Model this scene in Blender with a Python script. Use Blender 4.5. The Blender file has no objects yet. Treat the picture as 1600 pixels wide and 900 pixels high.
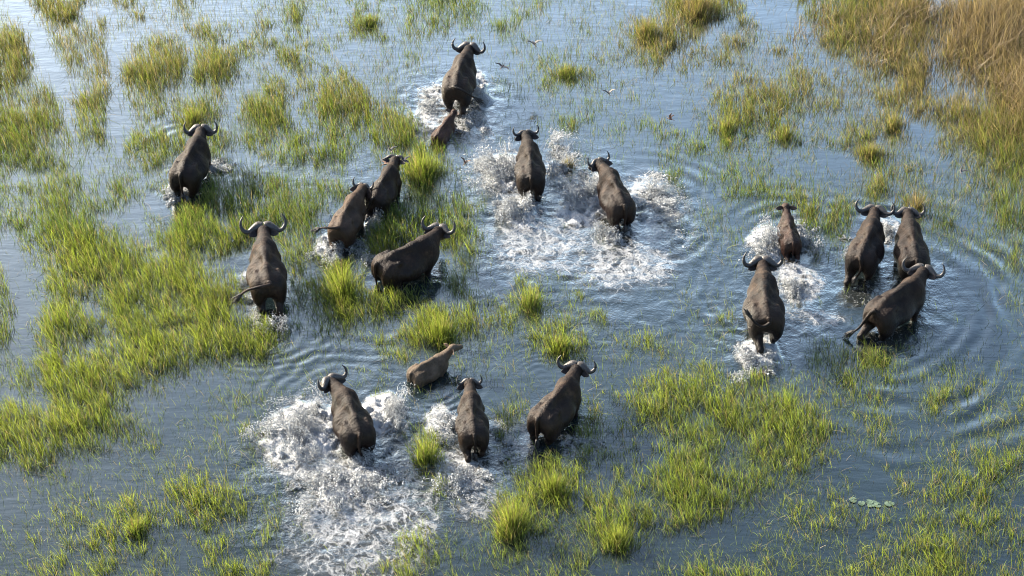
import bpy, math, random
import numpy as np
from mathutils import Vector, Matrix

# ------------------------------------------------------------------ camera, sky, sun, exposure
scene = bpy.context.scene
PITCH = math.radians(38.0)          # looking down from a low aircraft
DIST = 56.0                         # metres to the middle of the view
FPX = 3584.0                        # focal length in pixels of a 1600 px wide frame
CF = np.array([0.0, math.cos(PITCH), -math.sin(PITCH)])
CR = np.array([1.0, 0.0, 0.0])
CU = np.array([0.0, math.sin(PITCH), math.cos(PITCH)])
CP = -DIST * CF
cam_data = bpy.data.cameras.new('camera')
cam_data.sensor_width = 36.0
cam_data.lens = FPX / 1600.0 * 36.0
cam_data.clip_start = 1.0
cam_data.clip_end = 2000.0
cam = bpy.data.objects.new('camera', cam_data)
scene.collection.objects.link(cam)
cam.location = CP
cam.rotation_euler = (math.pi / 2 - PITCH, 0, 0)
scene.camera = cam

SUN_EL = math.radians(23.0)
SUN_AZ = math.radians(-54.0)        # measured from +Y (away from camera) towards +X: far left
SUN_DIR = Vector((math.sin(SUN_AZ) * math.cos(SUN_EL), math.cos(SUN_AZ) * math.cos(SUN_EL), math.sin(SUN_EL)))
world = bpy.data.worlds.new('World')
scene.world = world
world.use_nodes = True
wn = world.node_tree.nodes
bg = wn.get('Background') or wn.new('ShaderNodeBackground')
sky = wn.new('ShaderNodeTexSky')
sky.sky_type = 'NISHITA'
sky.sun_disc = False
sky.sun_elevation = SUN_EL
sky.sun_rotation = SUN_AZ
sky.altitude = 900.0
sky.dust_density = 5.0
world.node_tree.links.new(sky.outputs['Color'], bg.inputs['Color'])
bg.inputs['Strength'].default_value = 0.115
sun_data = bpy.data.lights.new('sun', 'SUN')
sun_data.energy = 5.0
sun_data.angle = math.radians(0.5)
sun_data.color = (1.0, 0.90, 0.76)
sun = bpy.data.objects.new('sun', sun_data)
scene.collection.objects.link(sun)
sun.rotation_euler = SUN_DIR.to_track_quat('Z', 'Y').to_euler()
sun.location = (-30, 20, 40)

scene.view_settings.view_transform = 'Standard'
scene.view_settings.look = 'None'
scene.view_settings.exposure = 1.72
scene.view_settings.gamma = 1.0
scene.render.engine = 'CYCLES'
scene.cycles.max_bounces = 4
scene.cycles.diffuse_bounces = 2
scene.cycles.glossy_bounces = 2
scene.cycles.transmission_bounces = 2
scene.cycles.transparent_max_bounces = 4
scene.cycles.caustics_reflective = False
scene.cycles.caustics_refractive = False
scene.cycles.use_denoising = True
scene.cycles.pixel_filter_type = 'BLACKMAN_HARRIS'
scene.cycles.filter_width = 1.1

rng = np.random.default_rng(11)
random.seed(5)
COL = scene.collection
BED = -0.28                         # lake bed, water surface is z = 0

# ------------------------------------------------------------------ helpers
def ground(px, py, z=0.0):
    """where the sight line through a photo pixel meets the level z"""
    d = CF + (px - 800.0) / FPX * CR - (py - 450.0) / FPX * CU
    t = (z - CP[2]) / d[2]
    return CP + t * d

def project(x, y, z=0.0):
    vx, vy, vz = x - CP[0], y - CP[1], z - CP[2]
    dep = vx * CF[0] + vy * CF[1] + vz * CF[2]
    u = vx
    v = vy * CU[1] + vz * CU[2]
    return 800.0 + FPX * u / dep, 450.0 - FPX * v / dep

_ng = {}
def vnoise(x, y, scale, seed):
    """smooth value noise, about -1..1"""
    if seed not in _ng:
        _ng[seed] = np.random.default_rng(1000 + seed).random((256, 256)) * 2 - 1
    g = _ng[seed]
    u, v = np.asarray(x) / scale + 57.3, np.asarray(y) / scale + 31.7
    iu, iv = np.floor(u).astype(int), np.floor(v).astype(int)
    fu, fv = u - iu, v - iv
    fu, fv = fu * fu * (3 - 2 * fu), fv * fv * (3 - 2 * fv)
    a, b = g[iu % 256, iv % 256], g[(iu + 1) % 256, iv % 256]
    c, d = g[iu % 256, (iv + 1) % 256], g[(iu + 1) % 256, (iv + 1) % 256]
    return (a * (1 - fu) + b * fu) * (1 - fv) + (c * (1 - fu) + d * fu) * fv

def fbm(x, y, scale, seed, octs=4):
    t, amp, tot = 0.0, 1.0, 0.0
    for i in range(octs):
        t = t + amp * vnoise(x + 13.1 * i, y - 7.7 * i, scale / 2 ** i, seed + i)
        tot += amp
        amp *= 0.5
    return t / tot

def mesh_from(name, verts, faces, nv, smooth=True, color=None, extra=None):
    """fast mesh from numpy arrays, all faces having nv corners"""
    me = bpy.data.meshes.new(name)
    verts = np.ascontiguousarray(verts, dtype=np.float32)
    faces = np.ascontiguousarray(faces, dtype=np.int32)
    me.vertices.add(len(verts))
    me.vertices.foreach_set('co', verts.ravel())
    n = len(faces)
    me.loops.add(n * nv)
    me.loops.foreach_set('vertex_index', faces.ravel())
    me.polygons.add(n)
    me.polygons.foreach_set('loop_start', np.arange(0, n * nv, nv, dtype=np.int32))
    me.polygons.foreach_set('loop_total', np.full(n, nv, dtype=np.int32))
    me.polygons.foreach_set('use_smooth', np.full(n, smooth, dtype=bool))
    if color is not None:
        at = me.color_attributes.new('tint', 'FLOAT_COLOR', 'POINT')
        c4 = np.ones((len(verts), 4), dtype=np.float32)
        c4[:, :3] = color
        at.data.foreach_set('color', c4.ravel())
    for k, val in (extra or {}).items():
        at = me.attributes.new(k, 'FLOAT', 'POINT')
        at.data.foreach_set('value', np.ascontiguousarray(val, dtype=np.float32))
    me.update(calc_edges=True)
    me.validate()
    return me

def link(name, me, material, parent=None, loc=None):
    o = bpy.data.objects.new(name, me)
    COL.objects.link(o)
    if me is not None and material is not None:
        me.materials.clear()
        me.materials.append(material)
    if parent is not None:
        o.parent = parent
    if loc is not None:
        o.location = loc
    return o

def tag(o, label=None, cat=None, group=None, kind=None):
    for k, v in (('label', label), ('category', cat), ('group', group), ('kind', kind)):
        if v:
            o[k] = v
    return o

# ------------------------------------------------------------------ materials
def new_mat(name):
    m = bpy.data.materials.new(name)
    m.use_nodes = True
    nt = m.node_tree
    nt.nodes.clear()
    out = nt.nodes.new('ShaderNodeOutputMaterial')
    return m, nt, out

def N(nt, t, **kw):
    n = nt.nodes.new(t)
    for k, v in kw.items():
        if k in ('operation', 'blend_type', 'data_type', 'feature', 'attribute_name', 'noise_dimensions', 'distance', 'clamp'):
            setattr(n, k, v)
        else:
            n.inputs[k].default_value = v
    return n

def ramp(nt, stops, interp='LINEAR'):
    r = nt.nodes.new('ShaderNodeValToRGB')
    r.color_ramp.interpolation = interp
    el = r.color_ramp.elements
    while len(el) < len(stops):
        el.new(0.5)
    for e, (p, c) in zip(el, stops):
        e.position = p
        e.color = (*c, 1) if len(c) == 3 else c
    return r

def grey(v):
    return (v, v, v)

def mat_water():
    m, nt, out = new_mat('marsh_water')
    L = nt.links.new
    geo = N(nt, 'ShaderNodeNewGeometry')
    foam = N(nt, 'ShaderNodeAttribute', attribute_name='foam')
    churn = N(nt, 'ShaderNodeAttribute', attribute_name='churn')
    # froth: torn clots and threads, cut by how much froth stands there
    warp = N(nt, 'ShaderNodeTexNoise', Scale=2.6, Detail=3.0)
    L(geo.outputs['Position'], warp.inputs['Vector'])
    wsub = N(nt, 'ShaderNodeVectorMath', operation='MULTIPLY_ADD')
    wsub.inputs[1].default_value = (0.8, 0.8, 0.8)
    fmp = N(nt, 'ShaderNodeMapping'); fmp.inputs['Scale'].default_value = (1.0, 0.62, 1.0)
    L(geo.outputs['Position'], fmp.inputs['Vector'])
    L(warp.outputs['Color'], wsub.inputs[0])
    L(fmp.outputs[0], wsub.inputs[2])
    vor = N(nt, 'ShaderNodeTexVoronoi', feature='DISTANCE_TO_EDGE', Scale=4.6)
    L(wsub.outputs[0], vor.inputs['Vector'])
    clot = N(nt, 'ShaderNodeTexNoise', Scale=4.5, Detail=7.0, Roughness=0.78)
    L(wsub.outputs[0], clot.inputs['Vector'])
    w1 = N(nt, 'ShaderNodeMapRange', **{'From Min': 0.0, 'From Max': 0.22, 'To Min': 0.26, 'To Max': 0.0})
    L(vor.outputs['Distance'], w1.inputs['Value'])
    s2 = N(nt, 'ShaderNodeMath', operation='MULTIPLY_ADD')
    L(clot.outputs['Fac'], s2.inputs[0]); s2.inputs[1].default_value = 2.0; L(w1.outputs[0], s2.inputs[2])
    s3 = N(nt, 'ShaderNodeMath', operation='ADD')        # texture + froth level
    L(s2.outputs[0], s3.inputs[0])
    L(foam.outputs['Fac'], s3.inputs[1])
    fr = N(nt, 'ShaderNodeMapRange', **{'From Min': 1.46, 'From Max': 2.02, 'To Min': 0.0, 'To Max': 1.0})
    L(s3.outputs[0], fr.inputs['Value'])
    has = N(nt, 'ShaderNodeMapRange', **{'From Min': 0.03, 'From Max': 0.25, 'To Min': 0.0, 'To Max': 1.0})
    L(foam.outputs['Fac'], has.inputs['Value'])
    ff = N(nt, 'ShaderNodeMath', operation='MULTIPLY')
    L(fr.outputs[0], ff.inputs[0]); L(has.outputs[0], ff.inputs[1])
    # wind ripples and chop
    n1 = N(nt, 'ShaderNodeTexNoise', Scale=3.2, Detail=2.0, Roughness=0.55)
    mp = N(nt, 'ShaderNodeMapping'); mp.inputs['Scale'].default_value = (0.5, 1.6, 1.0)
    mp.inputs['Rotation'].default_value = (0, 0, 0.25)
    L(geo.outputs['Position'], mp.inputs['Vector']); L(mp.outputs[0], n1.inputs['Vector'])
    n2 = N(nt, 'ShaderNodeTexNoise', Scale=13.0, Detail=3.0, Roughness=0.65)
    L(geo.outputs['Position'], n2.inputs['Vector'])
    ca = N(nt, 'ShaderNodeMath', operation='MULTIPLY_ADD')
    L(churn.outputs['Fac'], ca.inputs[0]); ca.inputs[1].default_value = 0.75; ca.inputs[2].default_value = 0.03
    b2 = N(nt, 'ShaderNodeMath', operation='MULTIPLY')
    L(n2.outputs['Fac'], b2.inputs[0]); L(ca.outputs[0], b2.inputs[1])
    b3 = N(nt, 'ShaderNodeMath', operation='MULTIPLY_ADD')
    L(n1.outputs['Fac'], b3.inputs[0]); b3.inputs[1].default_value = 0.20; L(b2.outputs[0], b3.inputs[2])
    bump = N(nt, 'ShaderNodeBump', Strength=0.6, Distance=0.05)
    L(b3.outputs[0], bump.inputs['Height'])
    body = N(nt, 'ShaderNodeBsdfDiffuse')
    body.inputs['Color'].default_value = (0.008, 0.018, 0.022, 1)
    silt = N(nt, 'ShaderNodeMix', data_type='RGBA')
    silt.inputs['A'].default_value = (0.009, 0.017, 0.020, 1); silt.inputs['B'].default_value = (0.055, 0.046, 0.034, 1)
    L(foam.outputs['Fac'], silt.inputs['Factor']); L(silt.outputs['Result'], body.inputs['Color'])
    gl = N(nt, 'ShaderNodeBsdfGlossy', Roughness=0.05)
    gl.inputs['Color'].default_value = (0.95, 1.0, 0.93, 1)
    L(bump.outputs[0], gl.inputs['Normal'])
    fz = N(nt, 'ShaderNodeFresnel', IOR=1.33)
    L(bump.outputs[0], fz.inputs['Normal'])
    fmap = N(nt, 'ShaderNodeMapRange', **{'From Min': 0.0218, 'From Max': 0.080, 'To Min': 0.014, 'To Max': 0.95})
    L(fz.outputs[0], fmap.inputs['Value'])
    p = N(nt, 'ShaderNodeMixShader')
    L(fmap.outputs[0], p.inputs[0]); L(body.outputs[0], p.inputs[1]); L(gl.outputs[0], p.inputs[2])
    n3 = N(nt, 'ShaderNodeTexNoise', Scale=24.0, Detail=3.0, Roughness=0.7)
    L(geo.outputs['Position'], n3.inputs['Vector'])
    bump2 = N(nt, 'ShaderNodeBump', Strength=1.0, Distance=0.10)
    L(n3.outputs['Fac'], bump2.inputs['Height'])
    fo = N(nt, 'ShaderNodeBsdfPrincipled', Roughness=0.5)
    fo.inputs['Base Color'].default_value = (0.555, 0.57, 0.575, 1)
    L(bump2.outputs[0], fo.inputs['Normal'])
    mx = N(nt, 'ShaderNodeMixShader')
    L(ff.outputs[0], mx.inputs[0]); L(p.outputs[0], mx.inputs[1]); L(fo.outputs[0], mx.inputs[2])
    L(mx.outputs[0], out.inputs['Surface'])
    return m


def mat_hide(name, dark, light, dust, wet=0.30):
    """short hair over wrinkled skin: dark ground, dried-mud patches, wet towards the belly"""
    m, nt, out = new_mat(name)
    L = nt.links.new
    tc = N(nt, 'ShaderNodeTexCoord')
    oi = N(nt, 'ShaderNodeObjectInfo')
    sh = N(nt, 'ShaderNodeVectorMath', operation='MULTIPLY_ADD')
    L(oi.outputs['Random'], sh.inputs[0]); sh.inputs[1].default_value = (17.0, 23.0, 11.0); L(tc.outputs['Object'], sh.inputs[2])
    n1 = N(nt, 'ShaderNodeTexNoise', Scale=2.0, Detail=7.0, Roughness=0.66)
    L(sh.outputs[0], n1.inputs['Vector'])
    n2 = N(nt, 'ShaderNodeTexNoise', Scale=3.4, Detail=7.0, Roughness=0.68)
    L(sh.outputs[0], n2.inputs['Vector'])
    r1 = ramp(nt, [(0.36, dark), (0.64, light)])
    L(n1.outputs['Fac'], r1.inputs['Fac'])
    r2 = ramp(nt, [(0.52, grey(0)), (0.68, grey(1))])
    L(n2.outputs['Fac'], r2.inputs['Fac'])
    dry = N(nt, 'ShaderNodeAttribute', attribute_name='dry')
    dm = N(nt, 'ShaderNodeMath', operation='MULTIPLY')
    L(r2.outputs['Color'], dm.inputs[0]); L(dry.outputs['Fac'], dm.inputs[1])
    mx = N(nt, 'ShaderNodeMix', data_type='RGBA')
    L(dm.outputs[0], mx.inputs['Factor']); L(r1.outputs['Color'], mx.inputs['A'])
    mx.inputs['B'].default_value = (*dust, 1)
    hair = N(nt, 'ShaderNodeTexNoise', Scale=70.0, Detail=3.0, Roughness=0.7)
    mp = N(nt, 'ShaderNodeMapping'); mp.inputs['Scale'].default_value = (1.0, 0.28, 0.6)
    L(tc.outputs['Object'], mp.inputs['Vector']); L(mp.outputs[0], hair.inputs['Vector'])
    wr = N(nt, 'ShaderNodeTexNoise', Scale=9.0, Detail=4.0, Roughness=0.6)
    mp2 = N(nt, 'ShaderNodeMapping'); mp2.inputs['Scale'].default_value = (1.0, 1.8, 0.6)
    L(tc.outputs['Object'], mp2.inputs['Vector']); L(mp2.outputs[0], wr.inputs['Vector'])
    ad = N(nt, 'ShaderNodeMath', operation='MULTIPLY_ADD')
    L(hair.outputs['Fac'], ad.inputs[0]); ad.inputs[1].default_value = 0.30; L(wr.outputs['Fac'], ad.inputs[2])
    bump = N(nt, 'ShaderNodeBump', Strength=0.9, Distance=0.04)
    L(ad.outputs[0], bump.inputs['Height'])
    hv = N(nt, 'ShaderNodeMix', data_type='RGBA', blend_type='MULTIPLY')
    hr = ramp(nt, [(0.3, grey(0.6)), (0.7, grey(1.3))])
    L(hair.outputs['Fac'], hr.inputs['Fac'])
    hv.inputs['Factor'].default_value = 1.0
    L(mx.outputs['Result'], hv.inputs['A']); L(hr.outputs['Color'], hv.inputs['B'])
    p = N(nt, 'ShaderNodeBsdfPrincipled')
    tone = N(nt, 'ShaderNodeMapRange', **{'From Min': 0.0, 'From Max': 1.0, 'To Min': 0.72, 'To Max': 1.35})
    L(oi.outputs['Random'], tone.inputs['Value'])
    tv = N(nt, 'ShaderNodeVectorMath', operation='MULTIPLY')
    L(hv.outputs['Result'], tv.inputs[0]); L(tone.outputs[0], tv.inputs[1])
    L(tv.outputs[0], p.inputs['Base Color'])
    rr = N(nt, 'ShaderNodeMapRange', **{'From Min': 0.0, 'From Max': 1.0, 'To Min': wet, 'To Max': 0.66})
    rsum = N(nt, 'ShaderNodeMath', operation='MULTIPLY_ADD')
    L(n1.outputs['Fac'], rsum.inputs[0]); rsum.inputs[1].default_value = 1.1; rsum.inputs[2].default_value = -0.45
    rad = N(nt, 'ShaderNodeMath', operation='ADD')
    L(rsum.outputs[0], rad.inputs[0]); L(dry.outputs['Fac'], rad.inputs[1])
    L(rad.outputs[0], rr.inputs['Value']); L(rr.outputs[0], p.inputs['Roughness'])
    p.inputs['Specular IOR Level'].default_value = 0.19
    L(bump.outputs[0], p.inputs['Normal'])
    L(p.outputs[0], out.inputs['Surface'])
    return m

def mat_horn():
    m, nt, out = new_mat('horn_keratin')
    L = nt.links.new
    tc = N(nt, 'ShaderNodeTexCoord')
    t = N(nt, 'ShaderNodeAttribute', attribute_name='along')
    r = ramp(nt, [(0.0, (0.075, 0.064, 0.054)), (0.35, (0.048, 0.043, 0.039)), (0.7, (0.018, 0.017, 0.017)), (1.0, (0.010, 0.010, 0.010))])
    L(t.outputs['Fac'], r.inputs['Fac'])
    n = N(nt, 'ShaderNodeTexNoise', Scale=28.0, Detail=4.0)
    L(tc.outputs['Object'], n.inputs['Vector'])
    mx = N(nt, 'ShaderNodeMix', data_type='RGBA', blend_type='MULTIPLY')
    rr = ramp(nt, [(0.3, grey(0.55)), (0.7, grey(1.3))])
    L(n.outputs['Fac'], rr.inputs['Fac'])
    mx.inputs['Factor'].default_value = 1.0
    L(r.outputs['Color'], mx.inputs['A']); L(rr.outputs['Color'], mx.inputs['B'])
    bump = N(nt, 'ShaderNodeBump', Strength=0.7, Distance=0.015)
    L(n.outputs['Fac'], bump.inputs['Height'])
    p = N(nt, 'ShaderNodeBsdfPrincipled', Roughness=0.42)
    L(mx.outputs['Result'], p.inputs['Base Color']); L(bump.outputs[0], p.inputs['Normal'])
    L(p.outputs[0], out.inputs['Surface'])
    return m

def mat_plain(name, col, rough=0.6, scale=30.0, vary=0.35):
    m, nt, out = new_mat(name)
    L = nt.links.new
    tc = N(nt, 'ShaderNodeTexCoord')
    n = N(nt, 'ShaderNodeTexNoise', Scale=scale, Detail=3.0)
    L(tc.outputs['Object'], n.inputs['Vector'])
    r = ramp(nt, [(0.3, tuple(c * (1 - vary) for c in col)), (0.7, tuple(c * (1 + vary) for c in col))])
    L(n.outputs['Fac'], r.inputs['Fac'])
    p = N(nt, 'ShaderNodeBsdfPrincipled', Roughness=rough)
    L(r.outputs['Color'], p.inputs['Base Color'])
    L(p.outputs[0], out.inputs['Surface'])
    return m

def mat_blade(name, trans=0.45, rough=0.5):
    """thin leaves: own colour from the mesh, light shining through"""
    m, nt, out = new_mat(name)
    L = nt.links.new
    t = N(nt, 'ShaderNodeAttribute', attribute_name='tint')
    d = N(nt, 'ShaderNodeBsdfPrincipled', Roughness=rough)
    d.inputs['Specular IOR Level'].default_value = 0.25
    L(t.outputs['Color'], d.inputs['Base Color'])
    tr = N(nt, 'ShaderNodeBsdfTranslucent')
    hs = N(nt, 'ShaderNodeMix', data_type='RGBA', blend_type='MULTIPLY')
    hs.inputs['Factor'].default_value = 1.0
    L(t.outputs['Color'], hs.inputs['A'])
    hs.inputs['B'].default_value = (1.35, 1.3, 0.7, 1)
    L(hs.outputs['Result'], tr.inputs['Color'])
    mx = N(nt, 'ShaderNodeMixShader')
    mx.inputs[0].default_value = trans
    L(d.outputs[0], mx.inputs[1]); L(tr.outputs[0], mx.inputs[2])
    L(mx.outputs[0], out.inputs['Surface'])
    return m

def mat_tint(name, rough=0.6):
    m, nt, out = new_mat(name)
    L = nt.links.new
    t = N(nt, 'ShaderNodeAttribute', attribute_name='tint')
    tc = N(nt, 'ShaderNodeTexCoord')
    n = N(nt, 'ShaderNodeTexNoise', Scale=60.0, Detail=2.0)
    L(tc.outputs['Object'], n.inputs['Vector'])
    r = ramp(nt, [(0.3, grey(0.75)), (0.7, grey(1.25))])
    L(n.outputs['Fac'], r.inputs['Fac'])
    mx = N(nt, 'ShaderNodeMix', data_type='RGBA', blend_type='MULTIPLY')
    mx.inputs['Factor'].default_value = 1.0
    L(t.outputs['Color'], mx.inputs['A']); L(r.outputs['Color'], mx.inputs['B'])
    p = N(nt, 'ShaderNodeBsdfPrincipled', Roughness=rough)
    L(mx.outputs['Result'], p.inputs['Base Color'])
    L(p.outputs[0], out.inputs['Surface'])
    return m

def mat_spray():
    m, nt, out = new_mat('water_spray')
    L = nt.links.new
    p = N(nt, 'ShaderNodeBsdfPrincipled', Roughness=0.25)
    p.inputs['Base Color'].default_value = (0.60, 0.62, 0.63, 1)
    tr = N(nt, 'ShaderNodeBsdfTranslucent')
    tr.inputs['Color'].default_value = (0.68, 0.70, 0.71, 1)
    mx = N(nt, 'ShaderNodeMixShader'); mx.inputs[0].default_value = 0.5
    L(p.outputs[0], mx.inputs[1]); L(tr.outputs[0], mx.inputs[2])
    L(mx.outputs[0], out.inputs['Surface'])
    return m

M_WATER = mat_water()
M_HORN = mat_horn()
M_SPRAY = mat_spray()
M_GRASS = mat_blade('marsh_grass_blade')
M_DRY = mat_blade('dry_reed_blade', 0.35)
M_STRAW = mat_tint('dead_straw_fibre')
M_HIDES = {
    'dark': mat_hide('hide_dark', (0.0055, 0.0036, 0.0031), (0.0205, 0.0107, 0.0063), (0.060, 0.037, 0.0225)),
    'brown': mat_hide('hide_brown', (0.026, 0.016, 0.010), (0.060, 0.035, 0.021), (0.100, 0.064, 0.038)),
    'red': mat_hide('hide_red', (0.024, 0.012, 0.009), (0.055, 0.027, 0.018), (0.080, 0.046, 0.032)),
    'fawn': mat_hide('hide_fawn', (0.085, 0.062, 0.042), (0.170, 0.124, 0.084), (0.24, 0.175, 0.118), 0.7),
}
M_EARS = {k: mat_plain('ear_skin_' + k, c, 0.7, 20) for k, c in (('dark', (0.030, 0.023, 0.020)), ('brown', (0.045, 0.03, 0.022)), ('red', (0.05, 0.03, 0.02)), ('fawn', (0.15, 0.10, 0.065)))}
M_EYE = mat_plain('eye_gloss', (0.01, 0.008, 0.006), 0.1)
M_TUFT = mat_plain('tail_hair', (0.014, 0.012, 0.011), 0.6, 60)
M_BIRD = mat_tint('bird_plumage', 0.7)
M_BED = mat_plain('lake_bed_mud', (0.05, 0.045, 0.035), 0.9, 1.2)
M_PAD = mat_plain('lily_pad_leaf', (0.10, 0.145, 0.095), 0.4, 20)

# ------------------------------------------------------------------ the animals: where they stand
# t = tail root and w = withers as seen in the photo; both are traced back to the height those points have
HERD = [
    # name key, tail root px, withers px, scale, hide, horn span, head yaw (deg, + = right), head pitch, hind legs swing L/R, tail, label
    dict(k='A', t=(710, 127), w=(720, 90), s=1.0, hide='dark', horn=1.0, hy=3, tail='right', label='dark buffalo leading the herd, farthest away, a small calf at its heels'),
    dict(k='B', dz=-0.1, t=(683, 206), w=(698, 182), s=0.58, hide='red', horn=0, hy=8, tail='left_low', label='small dark brown calf in the splash behind the farthest buffalo', young=1),
    dict(k='C', fat=1.03, dz=-0.04, t=(283, 258), w=(303, 212), s=1.0, hide='dark', horn=1.02, hy=-14, tail='hang', label='leftmost dark buffalo wading through green grass with wide curled horns'),
    dict(k='D', fat=1.07, dz=-0.06, t=(418, 431), w=(412, 370), s=1.08, hide='dark', horn=1.1, hy=2, tail='left', label='big dark buffalo with mud on its shoulders, tail swept left, deep in left grass'),
    dict(k='E', dz=-0.06, t=(585, 292), w=(597, 265), s=0.88, hide='dark', horn=0.55, hy=-12, hp=58, tail='left_low', label='young buffalo with short flat horns and small birds around its head'),
    dict(k='F', sw=(-0.38, 0.10), dz=-0.04, t=(530, 338), w=(547, 301), s=0.9, hide='brown', horn=0.62, hy=2, tail='left_out', label='reddish brown young buffalo running with tail straight out to the left'),
    dict(k='G', fat=1.05, dz=-0.14, t=(606, 400), w=(668, 366), s=1.02, hide='dark', horn=0.92, hy=-40, tail='hang', label='black buffalo standing side on in tall grass, facing right'),
    dict(k='H', dz=-0.08, t=(830, 259), w=(828, 224), s=0.96, hide='dark', horn=0.72, hy=-8, tail='hang', label='buffalo throwing up a broad white splash to its left, tail hanging straight'),
    dict(k='I', dz=-0.1, t=(973, 309), w=(957, 266), s=0.98, hide='dark', horn=0.72, hy=-18, tail='hang', label='buffalo charging through foam with head turned left and right ear out'),
    dict(k='J', dz=-0.05, t=(1238, 373), w=(1232, 341), s=0.7, hide='red', horn=0, hy=3, tail='hang', label='slim reddish hornless young buffalo with white spray at its chest', young=1),
    dict(k='K', dz=-0.05, t=(1347, 391), w=(1361, 346), s=1.0, hide='dark', horn=0.98, hy=-8, tail='sway_right', label='dark wide-horned buffalo left of the close trio on the right'),
    dict(k='L', t=(1426, 396), w=(1420, 352), s=0.98, hide='dark', horn=0.86, hy=2, tail='hang', label='brownish buffalo at the back of the trio, behind another one\'s horns'),
    dict(k='M', sw=(-0.40, 0.05), dz=-0.08, t=(1382, 468), w=(1432, 428), s=1.04, hide='dark', horn=1.0, hy=-30, tail='left_low', label='dark buffalo nearest of the right trio, body angled right, tail drifting behind'),
    dict(k='N', sw=(-0.42, 0.12), fat=1.05, t=(1197, 493), w=(1193, 424), s=1.06, hide='dark', horn=1.02, hy=-3, tail='curl_left', label='greyish buffalo with tail curled up to the left, behind the hornless young one'),
    dict(k='O', dz=-0.09, fat=1.2, t=(644, 578), w=(690, 551), s=0.61, hide='fawn', horn=0, hy=6, hp=8, hz=0.14, tail='hang', label='pale fawn calf swimming right, alone in open water', young=1),
    dict(k='P', fat=1.08, dz=-0.14, t=(558, 668), w=(536, 606), s=0.98, hide='dark', horn=0.98, hy=-26, tail='hang_right', label='large dark buffalo with head turned left, in the biggest white splash'),
    dict(k='Q', dz=-0.04, t=(740, 664), w=(736, 614), s=0.88, hide='dark', horn=0.68, hy=0, tail='hang', label='short-horned buffalo with drooping ears, middle of the nearest three'),
    dict(k='R', dz=-0.08, t=(851, 637), w=(886, 588), s=0.98, hide='dark', horn=1.02, hy=-16, tail='hang', label='dark buffalo right of the nearest three, wide horns, at the edge of the grass'),
]
NUDGE = dict(A=(0, 8), B=(0, 6), C=(0, 12), D=(0, 10), E=(0, 16), F=(-2, 17), G=(-12, 12), H=(0, 16), I=(0, 11), J=(0, 5), K=(0, 10), L=(5, 9), M=(-14, 16), N=(0, 3), O=(0, 4), P=(4, 8), Q=(0, 13), R=(-6, 16))
for a in HERD:
    s = a['s'] = a['s'] * 0.93
    ox, oy = NUDGE.get(a['k'], (0, 9))
    a['t'] = (a['t'][0] + ox, a['t'][1] + oy); a['w'] = (a['w'][0] + ox, a['w'][1] + oy)
    tz, wz = 1.24 * s + BED + a.get('dz', 0), 1.43 * s + BED + a.get('dz', 0)
    T, W = ground(*a['t'], tz), ground(*a['w'], wz)
    v = W[:2] - T[:2]
    a['len'] = float(np.hypot(*v))
    a['yaw'] = math.atan2(-v[0], v[1])              # rotation about z that turns +Y to the heading
    h = v / a['len']
    c = T[:2] + h * 0.85 * s                        # tail root is 0.85 behind the body's middle
    a['c'] = c
    a['h'] = h
    print('herd', a['k'], 'len/scale %.2f' % (a['len'] / s), 'yaw %.0f' % math.degrees(a['yaw']))

# ------------------------------------------------------------------ the setting: bed and water
FOAM = [  # froth on the water: photo px centre, px radii, level
    (792, 268, 46, 34, 1.0), (812, 335, 40, 40, 0.7), (835, 380, 80, 48, 0.48), (872, 272, 34, 48, 0.5), (765, 262, 26, 20, 0.9),
    (905, 322, 42, 32, 0.8), (938, 300, 22, 26, 1.0), (1010, 325, 48, 56, 0.55), (985, 378, 62, 42, 0.44), (985, 412, 82, 40, 0.50), (880, 385, 60, 45, 0.4),
    (478, 668, 58, 46, 0.95), (455, 700, 36, 40, 0.75), (532, 742, 52, 44, 0.72), (603, 645, 34, 30, 0.95), (560, 800, 115, 72, 0.50), (640, 745, 60, 70, 0.40), (550, 868, 120, 46, 0.40), (465, 720, 40, 40, 0.55),
    (690, 662, 26, 26, 0.8), (722, 742, 42, 44, 0.62), (788, 692, 42, 46, 0.38), (690, 740, 32, 40, 0.5), (742, 782, 42, 40, 0.40), (640, 830, 50, 50, 0.45),
    (1204, 388, 28, 34, 1.0), (1252, 372, 20, 30, 0.7), (1246, 440, 30, 46, 0.66), (1240, 500, 28, 30, 0.35), (1290, 500, 34, 14, 0.5),
    (686, 152, 30, 26, 0.7), (678, 192, 42, 34, 0.6), (742, 190, 40, 42, 0.45), (750, 140, 14, 36, 0.9), (712, 215, 45, 20, 0.4),
    (1180, 556, 36, 24, 1.05), (1350, 455, 32, 26, 0.25), (1392, 362, 16, 26, 0.55), (1335, 372, 12, 20, 0.4),
    (520, 388, 22, 30, 0.95), (576, 342, 14, 34, 0.75), (585, 392, 25, 25, 0.35), (276, 300, 22, 14, 0.7), (340, 256, 20, 10, 0.6),
    (395, 442, 16, 26, 0.5), (430, 500, 25, 18, 0.4), (800, 692, 50, 36, 0.4), (892, 692, 32, 24, 0.5), (1385, 530, 40, 18, 0.25),
]
CHURN = [  # broken, stirred water without much froth
    (840, 340, 150, 110, 0.8), (960, 370, 150, 100, 0.8), (560, 750, 180, 150, 0.9), (740, 730, 120, 100, 0.7), (1250, 460, 110, 90, 0.7),
    (1380, 440, 120, 90, 0.7), (710, 170, 90, 70, 0.7), (330, 400, 160, 70, 0.3), (540, 380, 70, 60, 0.6), (900, 480, 260, 70, 0.4), (640, 560, 150, 60, 0.35), (1180, 540, 90, 60, 0.6),
    (500, 270, 130, 40, 0.35), (1080, 440, 160, 90, 0.35),
]
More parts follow.
